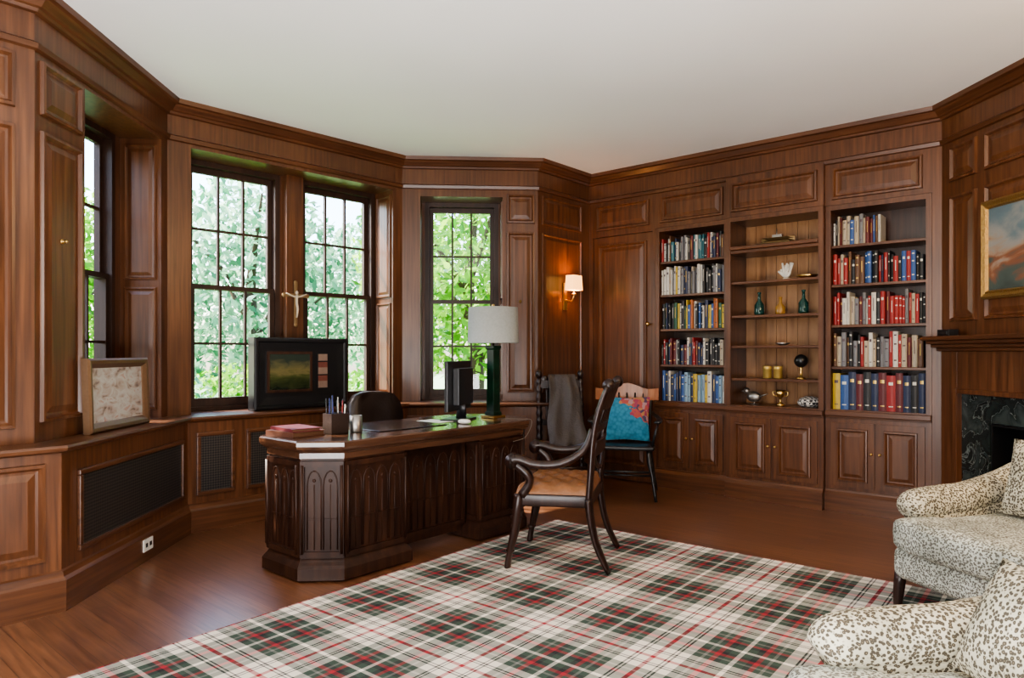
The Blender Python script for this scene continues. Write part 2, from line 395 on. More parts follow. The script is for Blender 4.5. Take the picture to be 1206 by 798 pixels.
mb.M = T(.16, 0, 0) @ RZ(90); mb.panel(.03, .25, .86, 1.70, k=.7); mb.panel(.03, .25, 1.75, 2.68, k=.7)
mb.obj("wall_bay_north", WV, M=wm(3), kind="structure"); window(3, .22, .98); window(3, 1.17, 1.92)
a, b, d, L = seg(4); mb = MB(); wallseg(mb, L, [(.164, .918, SILL, 2.68)], 0, .28); wallseg(mb, L, [(.19, .89, SILL, 2.68)], .28, .40)
mb.panel(.955, 1.215, .88, 2.36); mb.panel(.955, 1.215, 2.44, 2.71)
mb.M = T(.918, 0, 0) @ RZ(-90); mb.panel(-.25, -.03, .86, 1.70, k=.7); mb.panel(-.25, -.03, 1.75, 2.65, k=.7)
mb.obj("wall_bay_east", WV, M=wm(4), kind="structure"); window(4, .19, .89, .80, 2.68)
a, b, d, L = seg(5); mb = MB(); mb.box(0, L, 0, .36, 0, H); mb.panel(.06, L - .14, .88, 2.36, k=.7); mb.panel(.06, L - .14, 2.44, 2.71, k=.7)
mb.panel(.06, L - .14, .25, .78, k=.7); mb.obj("wall_north", WV, M=wm(5), kind="structure")
a, b, d, LF = seg(6); mb = MB()
mb.box(0, .05, 0, .36, 0, H); mb.box(.05, .72, 0, .36, 2.40, H); mb.box(.05, .72, .06, .36, 0, 2.40); mb.box(.72, .75, 0, .36, 0, H)
mb.box(.75, 3.01, 0, .36, 2.42, H); mb.box(3.01, LF, 0, .36, 0, H); mb.box(.75, 3.01, .32, .36, 0, 2.42)
mb.box(1.465, 2.27, -.05, 0, 2.42, 2.76)
mb.panel(.09, .69, 2.46, 2.71); mb.panel(.80, 1.42, 2.46, 2.71); mb.panel(1.51, 2.225, 2.46, 2.71, y=-.05); mb.panel(2.32, 2.95, 2.46, 2.71)
mb.obj("wall_north_east", WV, M=wm(6), kind="structure")
mb = MB(); mb.box(.053, .717, .01, .055, .02, 2.395); mb.panel(.11, .66, .15, 2.32, y=.01)
dr = mb.obj("door_1", WV, M=wm(6), kind="structure")
mb = MB(); mb.tube([(.69, .01, 1.52), (.69, -.03, 1.52)], .008); mb.ell((.69, -.04, 1.52), .02); mb.obj("door_knob", BRASS, parent=dr, label="small brass knob")
a, b, d, LG = seg(7); mb = MB(); wallseg(mb, LG, [(.49, 1.5, 0, .79)], 0, .36)
mb.box(.49, 1.5, .34, .36, 0, .79)
mb.panel(.09, .35, 1.47, 2.36); mb.panel(.09, .35, 2.46, 2.71); mb.panel(.42, 1.58, 1.47, 2.36); mb.panel(.42, 1.58, 2.46, 2.71)
x = 1.68
while x < LG - .6:
    mb.panel(x, x + .5, 1.47, 2.36); mb.panel(x, x + .5, 2.46, 2.71); x += .62
mb.obj("wall_east", WV, M=wm(7), kind="structure")
t = 1
for i in range(N):
    sweep(i, [(0, 2.925), (.02, 2.93), (.028, 2.945), (.045, 2.95), (.075, 2.985), (.10, 2.99), (.105, H), (0, H)], "trim_%d" % t, WH); t += 1
    sweep(i, [(0, 2.745), (.022, 2.75), (.028, 2.775), (.012, 2.785), (0, 2.79)], "trim_%d" % t, WH); t += 1
for i in (1, 2, 3, 4):
    sweep(i, [(0, .0), (.17, .0), (.17, .77), (0, .77)], "trim_%d" % t, WV); t += 1
    sweep(i, [(0, .765), (.185, .765), (.205, .775), (.21, .79), (.205, .802), (0, .802)], "trim_%d" % t, WH); t += 1
    sweep(i, [(.165, 0), (.20, 0), (.20, .15), (.185, .165), (.18, .19), (.165, .20)], "baseboard_" + NM[i], WH)
for i in (0, 5, 8, 9):
    sweep(i, [(0, 0), (.03, 0), (.03, .15), (.015, .18), (0, .18)], "baseboard_" + NM[i], WH)
mb = MB(); mb.box(0, .05, -.03, 0, 0, .17); mb.obj("baseboard_north_east", WH, M=wm(6), kind="structure")
mb = MB(); mb.box(1.99, LG, -.03, 0, 0, .17); mb.obj("baseboard_east", WH, M=wm(7), kind="structure")
mb = MB(); _, _, _, LA = seg(1); mb.panel(LA - .62, LA - .0, .25, .72, y=-.17); mb.panel(LA - 1.4, LA - .75, .25, .72, y=-.17)
mb.obj("trim_%d" % t, WV, M=wm(1), kind="structure"); t += 1
def grill(i, s0, s1, z0, z1):
    Mx = wm(i) @ T((s0 + s1) / 2, -.17, 0); w = (s1 - s0) / 2
    e = empty("radiator_grille", Mx, "black lattice radiator grille in a walnut frame", "grille", group="radiator grilles under the window seat")
    g = MB(); g.box(-w + .02, w - .02, -.006, 0, z0 + .02, z1 - .02); g.obj("grille_mesh", GRILLE, parent=e)
    f = MB(); k = .028
    for (x0, x1, q0, q1) in ((-w, w, z1 - k, z1), (-w, w, z0, z0 + k), (-w, -w + k, z0 + k, z1 - k), (w - k, w, z0 + k, z1 - k)): f.box(x0, x1, -.02, 0, q0, q1)
    f.obj("grille_frame", WH, parent=e, bevel=.005)
grill(2, .06, 1.28, .25, .66)
for k in range(5): grill(3, .13 + .36 * k, .40 + .36 * k, .25, .69)
for k in range(3): grill(4, .06 + .38 * k, .37 + .38 * k, .25, .69)
mb = MB(); mb.box(-.055, .055, -.008, 0, -.035, .035); mb.m = 1
for sx in (-.025, .025): mb.box(sx - .012, sx + .012, -.010, -.008, -.012, .012)
mb.obj("power_outlet", [WHITE, BLKP], M=wm(2) @ T(.73, -.20, .10), label="white double power outlet on the walnut baseboard", category="outlet")
for (i, s, z) in ((2, .20, 1.83), (4, 1.08, 1.72)):
    mb = MB(); mb.lathe([(.014, 0), (.014, .004), (.006, .006), (.006, .02), (.009, .024), (.004, .03)], n=10); mb.obj("wall_hook", BRASS, M=wm(i) @ T(s, -.014, z) @ RX(90), label="tiny brass knob on a walnut wall panel", category="hook", group="brass knobs on wall panels")

# ------------------------------------------------------------------ bookcases
WF = wm(6)
def bookcase(s0, s1, yf, shelves, back, label, thick=None):
    w = s1 - s0; e = empty("bookcase", WF @ T(s0, yf, 0), label, "bookcase", group="built-in bookcases")
    D = .31 - yf; st = .038
    b = MB(); 
    b.box(0, st, 0, D, 0, 2.418); b.box(w - st, w, 0, D, 0, 2.418); b.box(st, w - st, 0, D, 2.38, 2.418); b.box(st, w - st, 0, D, .745, .80)
    b.box(st, w - st, 0.0, D, 0, .745)
    b.obj("body", WV, parent=e)
    k = MB()
    if back is WP:
        n = 8; ww = (w - 2 * st) / n
        for j in range(n): k.box(st + j * ww + .0015, st + (j + 1) * ww - .0015, D - .016, D - .004, .80, 2.38)
        k.box(st, w - st, D - .004, D - .001, .80, 2.38)
    else: k.box(st, w - st, D - .012, D - .001, .80, 2.38)
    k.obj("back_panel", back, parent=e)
    c = MB(); c.box(-.0, w, -.03, 0, .75, .79); c.box(0, w, -.018, 0, .735, .75); c.obj("ledge", WH, parent=e, bevel=.005)
    p = MB(); p.loft([[(0, 0, z0), (w, 0, z0), (w, -o, z0), (0, -o, z0)] for o, z0 in ((.035, 0), (.035, .13), (.015, .155), (.012, .17))]); p.obj("plinth", WH, parent=e)
    for z in shelves:
        q = MB(); h = .022
        q.box(st, w - st, .02, D - .017, z - h, z); q.obj("shelf", WH, parent=e, bevel=.003)
    if thick:
        q = MB(); q.box(st, w - st, -.025, D - .017, thick - .03, thick); q.box(st, w - st, 0.0, D - .017, thick - .06, thick - .03); q.obj("shelf", WH, parent=e, bevel=.005, label="thick moulded shelf")
    dw = (w - 2 * st - .03) / 2
    for j in (0, 1):
        x0 = st + .005 + j * (dw + .02); q = MB(); q.box(x0, x0 + dw, -.018, -.001, .20, .70); q.panel(x0 + .045, x0 + dw - .045, .245, .655, y=-.018, k=.8)
        dd = q.obj("door", WV, parent=e)
        kx = x0 + dw - .02 if j == 0 else x0 + .02
        q = MB(); q.ell((kx, -.032, .47), .011); q.tube([(kx, -.017, .47), (kx, -.03, .47)], .005); q.obj("knob", BRASS, parent=dd, label="small brass knob")
    return e
SH = [1.14, 1.47, 1.79, 2.10]
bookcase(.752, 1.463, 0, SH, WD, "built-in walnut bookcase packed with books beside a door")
bookcase(1.467, 2.268, -.05, [1.03, 1.31, 1.57, 1.86], WP, "built-in walnut display shelves holding small ornaments", thick=2.16)
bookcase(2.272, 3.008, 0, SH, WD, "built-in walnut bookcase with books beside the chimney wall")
BC = {"black": (.012, .012, .014), "white": (.58, .56, .5), "red": (.30, .02, .02), "navy": (.015, .025, .07), "cream": (.42, .35, .25), "green": (.02, .09, .05), "yellow": (.5, .36, .04), "teal": (.03, .14, .17),
      "maroon": (.11, .014, .018), "grey": (.17, .17, .18), "brown": (.11, .05, .025), "orange": (.4, .12, .03), "blue": (.03, .09, .27), "light_blue": (.22, .34, .44)}
books_me = {}
DKT = plain("book_title_dark", (.08, .05, .06), .5); LTT = plain("book_title_light", (.7, .68, .6), .5)
for cn, c in BC.items():
    cm = plain("book_cloth_" + cn, c, .5)
    band = GOLD if cn in ("navy", "maroon", "green", "brown") else (DKT if sum(c) > .5 else LTT)
    for var in range(3):
        mb = MB(); th = .03; hh = .24; dp = .17
        mb.box(-th / 2, -th / 2 + .003, 0, dp, 0, hh); mb.box(th / 2 - .003, th / 2, 0, dp, 0, hh)
        sp = [(-th / 2, 0), (-th / 2 + .003, .004), (th / 2 - .003, .004), (th / 2, 0), (th / 4, -.005), (0, -.007), (-th / 4, -.005)]
        mb.prism(sp, 0, hh); mb.m = 1; mb.box(-th / 2 + .003, th / 2 - .003, .004, dp - .006, .005, hh - .006)
        mb.m = 2
        for z0, z1 in (((.175, .195), (.03, .036)), ((.10, .20),), ((.21, .22), (.15, .16), (.04, .05)))[var]:
            q = th / 4 if var != 1 else th / 9
            mb.prism([(-q, -.0058), (0, -.0078), (q, -.0058), (q, -.004), (0, -.006), (-q, -.004)], z0, z1)
        me = mb.obj("tmp", [cm, PAGES, band]); books_me[cn, var] = me.data; bpy.data.objects.remove(me)
def bookrow(x0, x1, z, hmin, hmax, tmin, tmax, pal, grp, yb=.035):
    x = x0
    while True:
        tw = random.uniform(tmin, tmax)
        if x + tw > x1: break
        cn = random.choice(pal); o = bpy.data.objects.new("book", books_me[cn, random.randrange(3)]); COL.objects.link(o)
        h = random.uniform(hmin, hmax)
        o.matrix_world = WF @ T(x + tw / 2, yb + random.uniform(0, .03), z + .0005) @ Matrix.Diagonal((tw / .03, 1, h / .24, 1))
        o["label"] = cn.replace("_", " ") + " hardback book standing upright on a walnut shelf"; o["category"] = "book"; o["group"] = grp
        x += tw + .0006
mixp = ["black", "black", "white", "white", "red", "navy", "cream", "grey", "blue", "teal", "maroon", "white", "brown", "black"]
A0, A1 = .795, 1.42
bookrow(A0, A1, 2.10, .17, .24, .014, .032, mixp + ["teal", "black", "grey"], "books on the top shelf of the first bookcase")
bookrow(A0, A1, 1.79, .20, .27, .014, .032, ["white", "white", "black", "navy", "cream", "grey", "black", "white", "yellow"], "books on the second shelf of the first bookcase")
bookrow(A0, A1, 1.47, .20, .27, .014, .032, ["teal", "orange", "navy", "white", "yellow", "blue", "black", "green", "black", "white"], "books on the third shelf of the first bookcase")
bookrow(A0, A1, 1.14, .18, .25, .016, .034, ["navy", "black", "red", "maroon", "white", "cream", "black"], "books on the fourth shelf of the first bookcase")
bookrow(A0, A1, .80, .24, .29, .02, .04, ["blue", "white", "light_blue", "cream", "yellow", "navy", "white"], "books on the bottom shelf of the first bookcase")
B0, B1 = 2.315, 2.965
bookrow(B0, B0 + .36, 2.10, .18, .24, .014, .032, mixp, "books on the top shelf of the second bookcase")
bookrow(B0, B1, 1.79, .19, .26, .015, .034, ["black", "blue", "white", "red", "navy", "cream", "black", "brown"], "books on the second shelf of the second bookcase")
bookrow(B0, B1, 1.47, .20, .26, .016, .034, ["white", "red", "red", "cream", "black", "white", "grey", "maroon"], "books on the third shelf of the second bookcase")
bookrow(B0, B1, 1.14, .20, .28, .02, .038, ["red", "cream", "maroon", "brown", "black", "grey", "white", "black"], "books on the fourth shelf of the second bookcase")
xx = B0
for cn, tw in [("yellow", .055), ("blue", .06), ("navy", .055), ("maroon", .05), ("black", .055), ("navy", .05), ("maroon", .055), ("red", .06), ("maroon", .05), ("navy", .05), ("black", .05), ("navy", .045)]:
    o = bpy.data.objects.new("book", books_me[cn, 0]); COL.objects.link(o); h = random.uniform(.27, .30)
    o.matrix_world = WF @ T(xx + tw / 2, .04, .8005) @ Matrix.Diagonal((tw / .03, 1, h / .24, 1)); xx += tw + .001
    o["label"] = "thick " + cn + " reference volume standing on the lowest shelf"; o["category"] = "book"; o["group"] = "reference volumes on the bottom shelf"

def orn(mb, name, mats, x, z, label, cat, y=.10, rot=0, **k): return mb.obj(name, mats, M=WF @ T(x, y, z) @ RZ(rot), label=label, category=cat, **k)
for x, m, h, lb in ((1.70, BG, .20, "small green glass bottle with narrow neck"), (1.88, BA, .15, "squat amber glass bottle with narrow neck"), (2.07, BG, .20, "small green glass bottle beside an amber one")):
    mb = MB(); mb.lathe([(.001, 0), (.038, 0), (.042, .02), (.040, h * .45), (.014, h * .65), (.012, h * .92), (.016, h * .93), (.016, h), (.001, h)]); orn(mb, "bottle", m, x, 1.571, lb, "bottle", group="bottles on the display shelf")
mb = MB()
for k in range(30):
    a = random.uniform(0, 6.28); r = random.uniform(.01, .075); mb.tube([(0, 0, .015), (r * .5 * math.cos(a), r * .3 * math.sin(a), .05), (r * math.cos(a + .4), r * .5 * math.sin(a + .4), random.uniform(.06, .15))], [.012, .012, .008], n=6)
mb.lathe([(.03, .001), (.03, .015), (.015, .02)])
orn(mb, "coral", STONE, 1.93, 1.861, "branching white coral specimen standing on a shelf", "ornament")
mb = MB(); mb.lathe([(.05, 0), (.06, .012), (.085, .03), (.08, .03), (.05, .015), (.001, .01)]); orn(mb, "dish", BRASS, 2.10, 1.861, "shallow brass dish on the display shelf", "dish")
mb = MB(); mb.lathe([(.03, 0), (.04, .008), (.065, .022), (.06, .022), (.001, .01)]); orn(mb, "dish", SILVER, 1.90, 1.311, "small pewter dish on the display shelf", "dish")
for x in (1.77, 1.86):
    mb = MB(); mb.lathe([(.001, 0), (.034, 0), (.036, .004), (.036, .07), (.038, .072), (.038, .10), (.034, .105), (.001, .105)]); orn(mb, "tin_canister", GOLD, x, 1.031, "small golden lidded canister on a shelf", "canister", group="golden canisters")
e = empty("desk_globe", WF @ T(2.05, .1, 1.031), "small dark globe on a turned stand", "globe")
MB().ell((0, 0, .15), .055).obj("sphere", BLK, parent=e); mb = MB(); mb.lathe([(.04, 0), (.04, .008), (.012, .02), (.01, .08), (.014, .095), (.001, .1)]); mb.obj("stand", BRASS, parent=e)
mb = MB(); mb.ell((0, 0, .065), (.065, .036, .045)); mb.ell((-.06, 0, .115), .028); mb.tube([(-.08, 0, .115), (-.115, 0, .11)], [.009, .002]); mb.tube([(.045, 0, .065), (.12, 0, .095)], [(.025, .009), (.014, .004)]); mb.tube([(0, .01, .03), (0, .01, 0)], .005); mb.tube([(.01, -.01, .03), (.01, -.01, 0)], .005); mb.ell((0, 0, .004), (.05, .03, .004))
orn(mb, "bird_figurine", SILVER, 1.65, .801, "grey bird figurine standing on the lowest display shelf", "figurine")
mb = MB(); mb.lathe([(.001, 0), (.035, 0), (.035, .01), (.008, .025), (.008, .06), (.03, .085), (.04, .13), (.036, .13), (.001, .09)])
for sx in (-1, 1): mb.tube([(sx * .036, 0, .12), (sx * .062, 0, .115), (sx * .055, 0, .085), (sx * .028, 0, .08)], .005, sub=3)
orn(mb, "trophy_cup", BRASS, 1.88, .801, "two-handled tarnished trophy cup on the display shelf", "trophy")
m, nt, b = newmat("striped_ceramic"); tc = nt.nodes.new("ShaderNodeTexCoord"); w_ = nt.nodes.new("ShaderNodeTexChecker"); w_.inputs["Scale"].default_value = 45
nt.links.new(tc.outputs["Object"], w_.inputs[0]); w_.inputs[1].default_value = (.02, .02, .025, 1); w_.inputs[2].default_value = (.55, .53, .5, 1); nt.links.new(w_.outputs[0], b.inputs["Base Color"])
mb = MB(); mb.lathe([(.06, 0), (.09, .02), (.098, .04), (.08, .07), (.03, .088), (.001, .09)]); orn(mb, "lidded_bowl", m, 2.12, .801, "black and white checked rounded bowl on the display shelf", "bowl")
mb = MB(); mb.box(-.16, .16, -.05, .05, 0, .02); mb.obj("book", [bpy.data.materials["book_cloth_green"]], M=WF @ T(1.84, .1, 2.161), label="green book lying flat on the top display shelf", category="book", bevel=.003)
e = empty("model_boat", WF @ T(1.86, .1, 2.182), "small metal model boat on a flat book", "model")
mb = MB(); mb.loft([[(x, y * w, .045 - (1 - abs(y)) * .035) for y in (-1, -.5, 0, .5, 1)] + [(x, 0, .05)] for x, w in ((-.14, .003), (-.08, .028), (0, .034), (.09, .028), (.14, .004))]); mb.box(-.10, .10, -.02, .02, 0, .015); mb.obj("hull", plain("tarnished_bronze", (.2, .13, .06), .4, .7), parent=e)
mb = MB(); mb.tube([(-.01, 0, .04), (-.01, 0, .12)], .004); mb.box(-.045, .035, -.014, .014, .045, .07); mb.obj("cabin", SILVER, parent=e)

# ------------------------------------------------------------------ fireplace
WG = wm(7)
e = empty("fireplace", WG @ T(0, 0, 0), "walnut mantelpiece with black marble slips around a dark firebox", "fireplace")
mb = MB(); mb.box(.0, 1.99, -.17, 0, 1.335, 1.365); mb.box(.02, 1.97, -.14, 0, 1.31, 1.335); mb.box(.03, 1.96, -.11, 0, 1.285, 1.31); mb.box(.04, 1.95, -.075, 0, 1.26, 1.285); mb.obj("mantel_shelf", WH, parent=e, bevel=.006)
mb = MB(); mb.box(.06, .22, -.05, 0, 0, 1.26); mb.box(1.77, 1.93, -.05, 0, 0, 1.26); mb.box(.22, 1.77, -.05, 0, .985, 1.26)
mb.box(.205, .24, -.07, -.0, 0, 1.0); mb.box(1.75, 1.785, -.07, -.0, 0, 1.0); mb.box(.24, 1.75, -.07, 0, .968, 1.0)
mb.obj("surround", WV, parent=e, bevel=.004)
mb = MB(); mb.box(.24, .49, -.03, -.002, 0, .968); mb.box(1.5, 1.75, -.03, -.002, 0, .968); mb.box(.49, 1.5, -.03, -.002, .79, .968); mb.obj("marble_slip", MARBLE, parent=e)
mb = MB(); mb.box(.495, .51, -.02, .33, .001, .785); mb.box(1.48, 1.495, -.02, .33, .001, .785); mb.box(.51, 1.48, .31, .33, .001, .785); mb.box(.51, 1.48, -.02, .31, .77, .785); mb.box(.51, 1.48, -.02, .31, .001, .01); mb.obj("firebox", BLK, parent=e)
mb = MB(); mb.box(.2, 1.8, -.5, -.075, .0005, .012); mb.obj("hearth_slab", MARBLE, M=WG, label="black veined marble hearth slab set on the floor", category="hearth")
pe = empty("framed_painting", WG @ T(1.0, -.018, 1.92), "seascape oil painting in a carved gilt frame above the mantel", "painting")
mb = MB(); rs = [(0, 0), (.0, -.03), (.015, -.042), (.035, -.03), (.045, -.038), (.055, -.02)]
W2, H2 = .56, .32
mb.loft([[(-W2 + i, o, -H2 + i), (W2 - i, o, -H2 + i), (W2 - i, o, H2 - i), (-W2 + i, o, H2 - i)] for i, o in rs], cap=False); mb.obj("frame", GILT, parent=pe)
MB().box(-W2 + .05, W2 - .05, -.02, -.008, -H2 + .05, H2 - .05).obj("canvas", SEA, parent=pe)
mb = MB(); mb.box(-.06, .06, -.035, .035, 0, .045); mb.box(-.045, .045, -.04, -.035, .008, .037); mb.obj("small_clock_radio", BLKP, M=WG @ T(.17, -.08, 1.366), label="small black box device on the mantel shelf", category="device", bevel=.006)

# ------------------------------------------------------------------ window seat items
e = empty("framed_picture", wm(3) @ T(1.027, -.03, .803), "dark landscape in a deep black frame box on the window sill", "picture")
mb = MB(); hw = .411; mb.loft([[(-hw + i, o, 0 + i), (hw - i, o, i), (hw - i, o, .565 - i), (-hw + i, o, .565 - i)] for i, o in ((0, .10), (0, 0), (.012, -.012), (.03, -.012), (.04, 0), (.10, .004))]); mb.obj("frame", BLK, parent=e)
mb = MB(); mb.box(-.29, .055, -.006, .003, .155, .435); mb.obj("painting", LAND, parent=e)
mb = MB(); k = .018
for q in ((-.31, .075, .435, .455), (-.31, .075, .135, .155), (-.31, -.29, .155, .435), (.055, .075, .155, .435)): mb.box(q[0], q[1], -.012, .003, q[2], q[3])
mb.obj("inner_frame", WD, parent=e)
mb = MB()
for k in range(5): mb.m = k % 2; mb.box(.135, .215, -.008, .003, .16 + .055 * k, .16 + .055 * (k + 1) - (.01 if k % 2 else 0))
mb.obj("painted_reflection", [plain("pale_reflection", (.24, .16, .12), .5), plain("rust_reflection", (.16, .05, .035), .5)], parent=e, label="muted red and tan stripes painted as reflected books")  # reflection of books painted as coloured stripes on the black face
e = empty("framed_picture", wm(2) @ T(.665, -.07, .803) @ RX(-2), "pale abstract picture in a worn bronze frame leaning by the window", "picture")
mb = MB(); hw = .335; mb.loft([[(-hw + i, o, i), (hw - i, o, i), (hw - i, o, .415 - i), (-hw + i, o, .415 - i)] for i, o in ((0, .02), (0, -.015), (.012, -.025), (.03, -.022), (.05, -.006), (.055, 0))], cap=False); mb.box(-hw + .01, hw - .01, .012, .02, .01, .405); mb.obj("frame", plain("worn_bronze_gilt", (.17, .095, .05), .4, .4), parent=e)
MB().box(-hw + .05, hw - .05, 0, .012, .05, .365).obj("mat_board", PALE, parent=e)
e = empty("crucifix", wm(3) @ T(1.075, .188, 1.66), "bronze crucifix hung on the walnut window mullion", "crucifix")
mb = MB(); mb.box(-.015, .015, -.016, 0, -.18, .17); mb.box(-.105, .105, -.016, 0, .05, .078)
for q in ((0, .17), (0, -.18), (-.105, .064), (.105, .064)): mb.ell((q[0], -.008, q[1]), (.02, .009, .02), n=10, m=6)
mb.obj("cross", plain("bronze_aged", (.30, .20, .10), .4, .6), parent=e, bevel=.003)
mb = MB(); mb.ell((0, -.028, .085), (.014, .013, .018)); mb.tube([(0, -.026, .065), (0, -.026, 0), (.006, -.03, -.05), (0, -.026, -.12)], [(.018, .011), (.014, .010), (.013, .010), (.007, .007)], sub=2); mb.tube([(-.09, -.021, .078), (0, -.024, .05), (.09, -.021, .078)], [.006, .009, .006], sub=3); mb.obj("corpus", plain("pale_ivory", (.6, .5, .36), .5), parent=e, label="pale carved figure")
SX = .39
e = empty("wall_sconce", wm(5) @ T(SX, -.016, 1.80), "brass wall sconce with a glowing parchment shade", "sconce")
mb = MB(); mb.box(-.025, .025, -.014, 0, -.14, .12); mb.tube([(0, -.01, -.04), (0, -.08, -.06), (0, -.11, -.01), (0, -.11, .04)], .008, sub=4); mb.lathe([(.02, 0), (.024, .006), (.012, .02), (.001, .021)], c=(0, -.11, .0)); mb.obj("bracket", BRASS, parent=e)
mb = MB(); hs = []
for z, w_, dd in ((.045, .075, .05), (.185, .066, .045)): hs.append([(x, -.11 + y, z) for x, y in ((-w_, -dd), (w_, -dd), (w_, dd), (-w_, dd))])
mb.loft(hs, cap=False); mb.obj("lamp_shade", SHADE_ON, parent=e)
mb = MB(); mb.ell((0, -.11, .08), .014); mb.obj("bulb", SHADE_ON, parent=e)
ld = bpy.data.lights.new("sconce_bulb", 'POINT'); ld.energy = 9; ld.color = (1, .5, .18); ld.shadow_soft_size = .04
lo = bpy.data.objects.new("sconce_light", ld); COL.objects.link(lo); lo.matrix_world = wm(5) @ T(SX, -.126, 1.93)

# ------------------------------------------------------------------ desk
DM = T(-1.03, 3.66, 0) @ RZ(49)
DL, DD, c = 1.86, .68, .17
desk = empty("desk", DM, "large dark carved mahogany pedestal desk with canted corners", "desk")
def cham(x0, x1, y0, y1, c, o=0, cl=True, cr=True):
    x0 -= o; x1 += o; y0 -= o; y1 += o; c = c + o * .3
    p = []
    p += [(x0, y0 + c), (x0 + c, y0)] if cl else [(x0, y0)]
    p += [(x1 - c, y0), (x1, y0 + c)] if cr else [(x1, y0)]
    p += [(x1, y1 - c), (x1 - c, y1)] if cr else [(x1, y1)]
    p += [(x0 + c, y1), (x0, y1 - c)] if cl else [(x0, y1)]
    return p
mb = MB(); mb.loft([[(x, y, z) for x, y in cham(0, DL, 0, DD, c, o)] for o, z in ((-.01, .665), (.0, .67), (.0, .70), (.02, .715), (.03, .725), (.035, .74), (.035, .762), (.028, .77))])
mb.obj("desk_top", DT, parent=desk, label="polished reddish-brown moulded top")
def gothic(mb, p0, p1, z0, z1):
    p0 = Vector(p0); p1 = Vector(p1); d = (p1 - p0); L = d.length; old = mb.M
    mb.M = old @ T(p0.x, p0.y, 0) @ Matrix.Rotation(math.atan2(d.y, d.x), 4, 'Z')
    e_ = .022
    mb.box(0, e_, -.018, 0, z0, z1); mb.box(L - e_, L, -.018, 0, z0, z1); mb.box(e_, L - e_, -.016, 0, z1 - .03, z1); mb.box(e_, L - e_, -.016, 0, z0, z0 + .03)
    for xx in (e_ / 2, L - e_ / 2): mb.tube([(xx, -.02, z0 + .02), (xx, -.02, z1 - .02)], .008, n=8)
    a = e_ + .008; b = L - a; n = max(1, round((b - a) / .10))
    w = (b - a) / n
    for k in range(n):
        x0 = a + w * k + .006; x1 = a + w * (k + 1) - .006; xm = (x0 + x1) / 2; zs = z1 - .05 - w * .95
        pts = [(x0, -.001, z0 + .04), (x0, -.001, zs)] + [(x0 + (xm - x0) * (1 - math.cos(t_)), -.001, zs + w * .9 * math.sin(t_)) for t_ in (.5, 1.0, 1.35, 1.57)]
        mb.tube(pts, .004, n=6)
        mb.tube([(x0 + x1 - p[0], p[1], p[2]) for p in pts], .004, n=6)
        mb.tube([(xm, -.001, z0 + .04), (xm, -.001, zs + w * .05)], .003, n=6)
        mb.ell((xm, -.002, zs + w * .3), (.010, .005, .010), n=8, m=5)
        mb.box(x0 + .004, x1 - .004, -.006, 0, z0 + .03 + (z1 - z0) * .33, z0 + .036 + (z1 - z0) * .33)
    mb.M = old
def pedestal(x0, x1, cl, cr):
    mb = MB(); mb.prism(cham(x0, x1, 0, DD, c, -.012, cl, cr), .10, .665)
    P = cham(x0, x1, 0, DD, c, -.012, cl, cr)
    for i in range(len(P)):
        a = P[i]; b = P[(i + 1) % len(P)]
        if (Vector(a) - Vector(b)).length > .12: gothic(mb, a, b, .13, .655)
    mb.obj("pedestal", DK, parent=desk)
    mb = MB(); mb.loft([[(x, y, z) for x, y in cham(x0, x1, 0, DD, c, o, cl, cr)] for o, z in ((.022, 0.0125), (.022, .075), (.012, .09), (.0, .105), (-.01, .12))]); mb.obj("plinth", DK, parent=desk)
pedestal(0.0, .62, True, False); pedestal(DL - .62, DL, False, True)
mb = MB(); mb.box(.62, DL - .62, .14, .18, .06, .665); gothic(mb, (.63, .14), (DL - .63, .14), .10, .655); mb.obj("modesty_panel", DK, parent=desk)
TZ = .7705
def ond(x, y, z=TZ, r=0): return DM @ T(x, y, z) @ RZ(r)
e = empty("table_lamp", ond(1.67, .27), "green marble column lamp with a pale drum shade", "lamp")
mb = MB(); mb.box(-.065, .065, -.065, .065, 0, .02); mb.obj("base", BRASS, parent=e, bevel=.004)
mb = MB(); mb.loft([[(-w_, -w_, z), (w_, -w_, z), (w_, w_, z), (-w_, w_, z)] for w_, z in ((.044, .02), (.044, .04), (.036, .05), (.034, .50), (.042, .51), (.042, .53))]); mb.obj("column", GREENM, parent=e, bevel=.003)
mb = MB(); mb.tube([(0, 0, .53), (0, 0, .82)], .006); mb.ell((0, 0, .825), .012); mb.ell((0, 0, .62), (.03, .03, .04)); mb.obj("stem", BRASS, parent=e)
mb = MB(); mb.lathe([(.19, .55), (.188, .552), (.182, .81), (.180, .81), (.186, .552)], n=40); 
for k in range(3):
    a = k * 2.094; mb.tube([(0, 0, .80), (.18 * math.cos(a), .18 * math.sin(a), .80)], .002, n=5)
mb.obj("lamp_shade", SHADE, parent=e)
e = empty("computer_monitor", ond(1.40, .36, r=205), "black flat computer monitor on a stand seen nearly edge-on", "monitor")
mb = MB(); mb.box(-.13, .13, -.09, .09, 0, .012); mb.tube([(0, .02, .01), (0, .03, .16)], [(.04, .012), (.03, .012)]); mb.obj("stand", BLKP, parent=e)
mb = MB(); mb.box(-.24, .24, -.015, .012, .07, .42); mb.box(-.15, .15, .012, .06, .11, .37); mb.obj("screen_housing", BLKP, parent=e, bevel=.006)
MB().box(-.228, .228, -.0165, -.015, .085, .408).obj("screen", plain("dark_screen", (.01, .012, .014), .1), parent=e)
e = empty("pen_holder", ond(.33, .31), "dark leather pen holder box on the desk", "pen holder")
mb = MB()
for q in ((-.06, .06, -.045, -.04), (-.06, .06, .04, .045), (-.06, -.055, -.04, .04), (.055, .06, -.04, .04), (-.003, .003, -.04, .04)): mb.box(*q, 0, .12)
mb.box(-.06, .06, -.045, .045, 0, .006); mb.obj("holder_body", BLKLEA, parent=e)
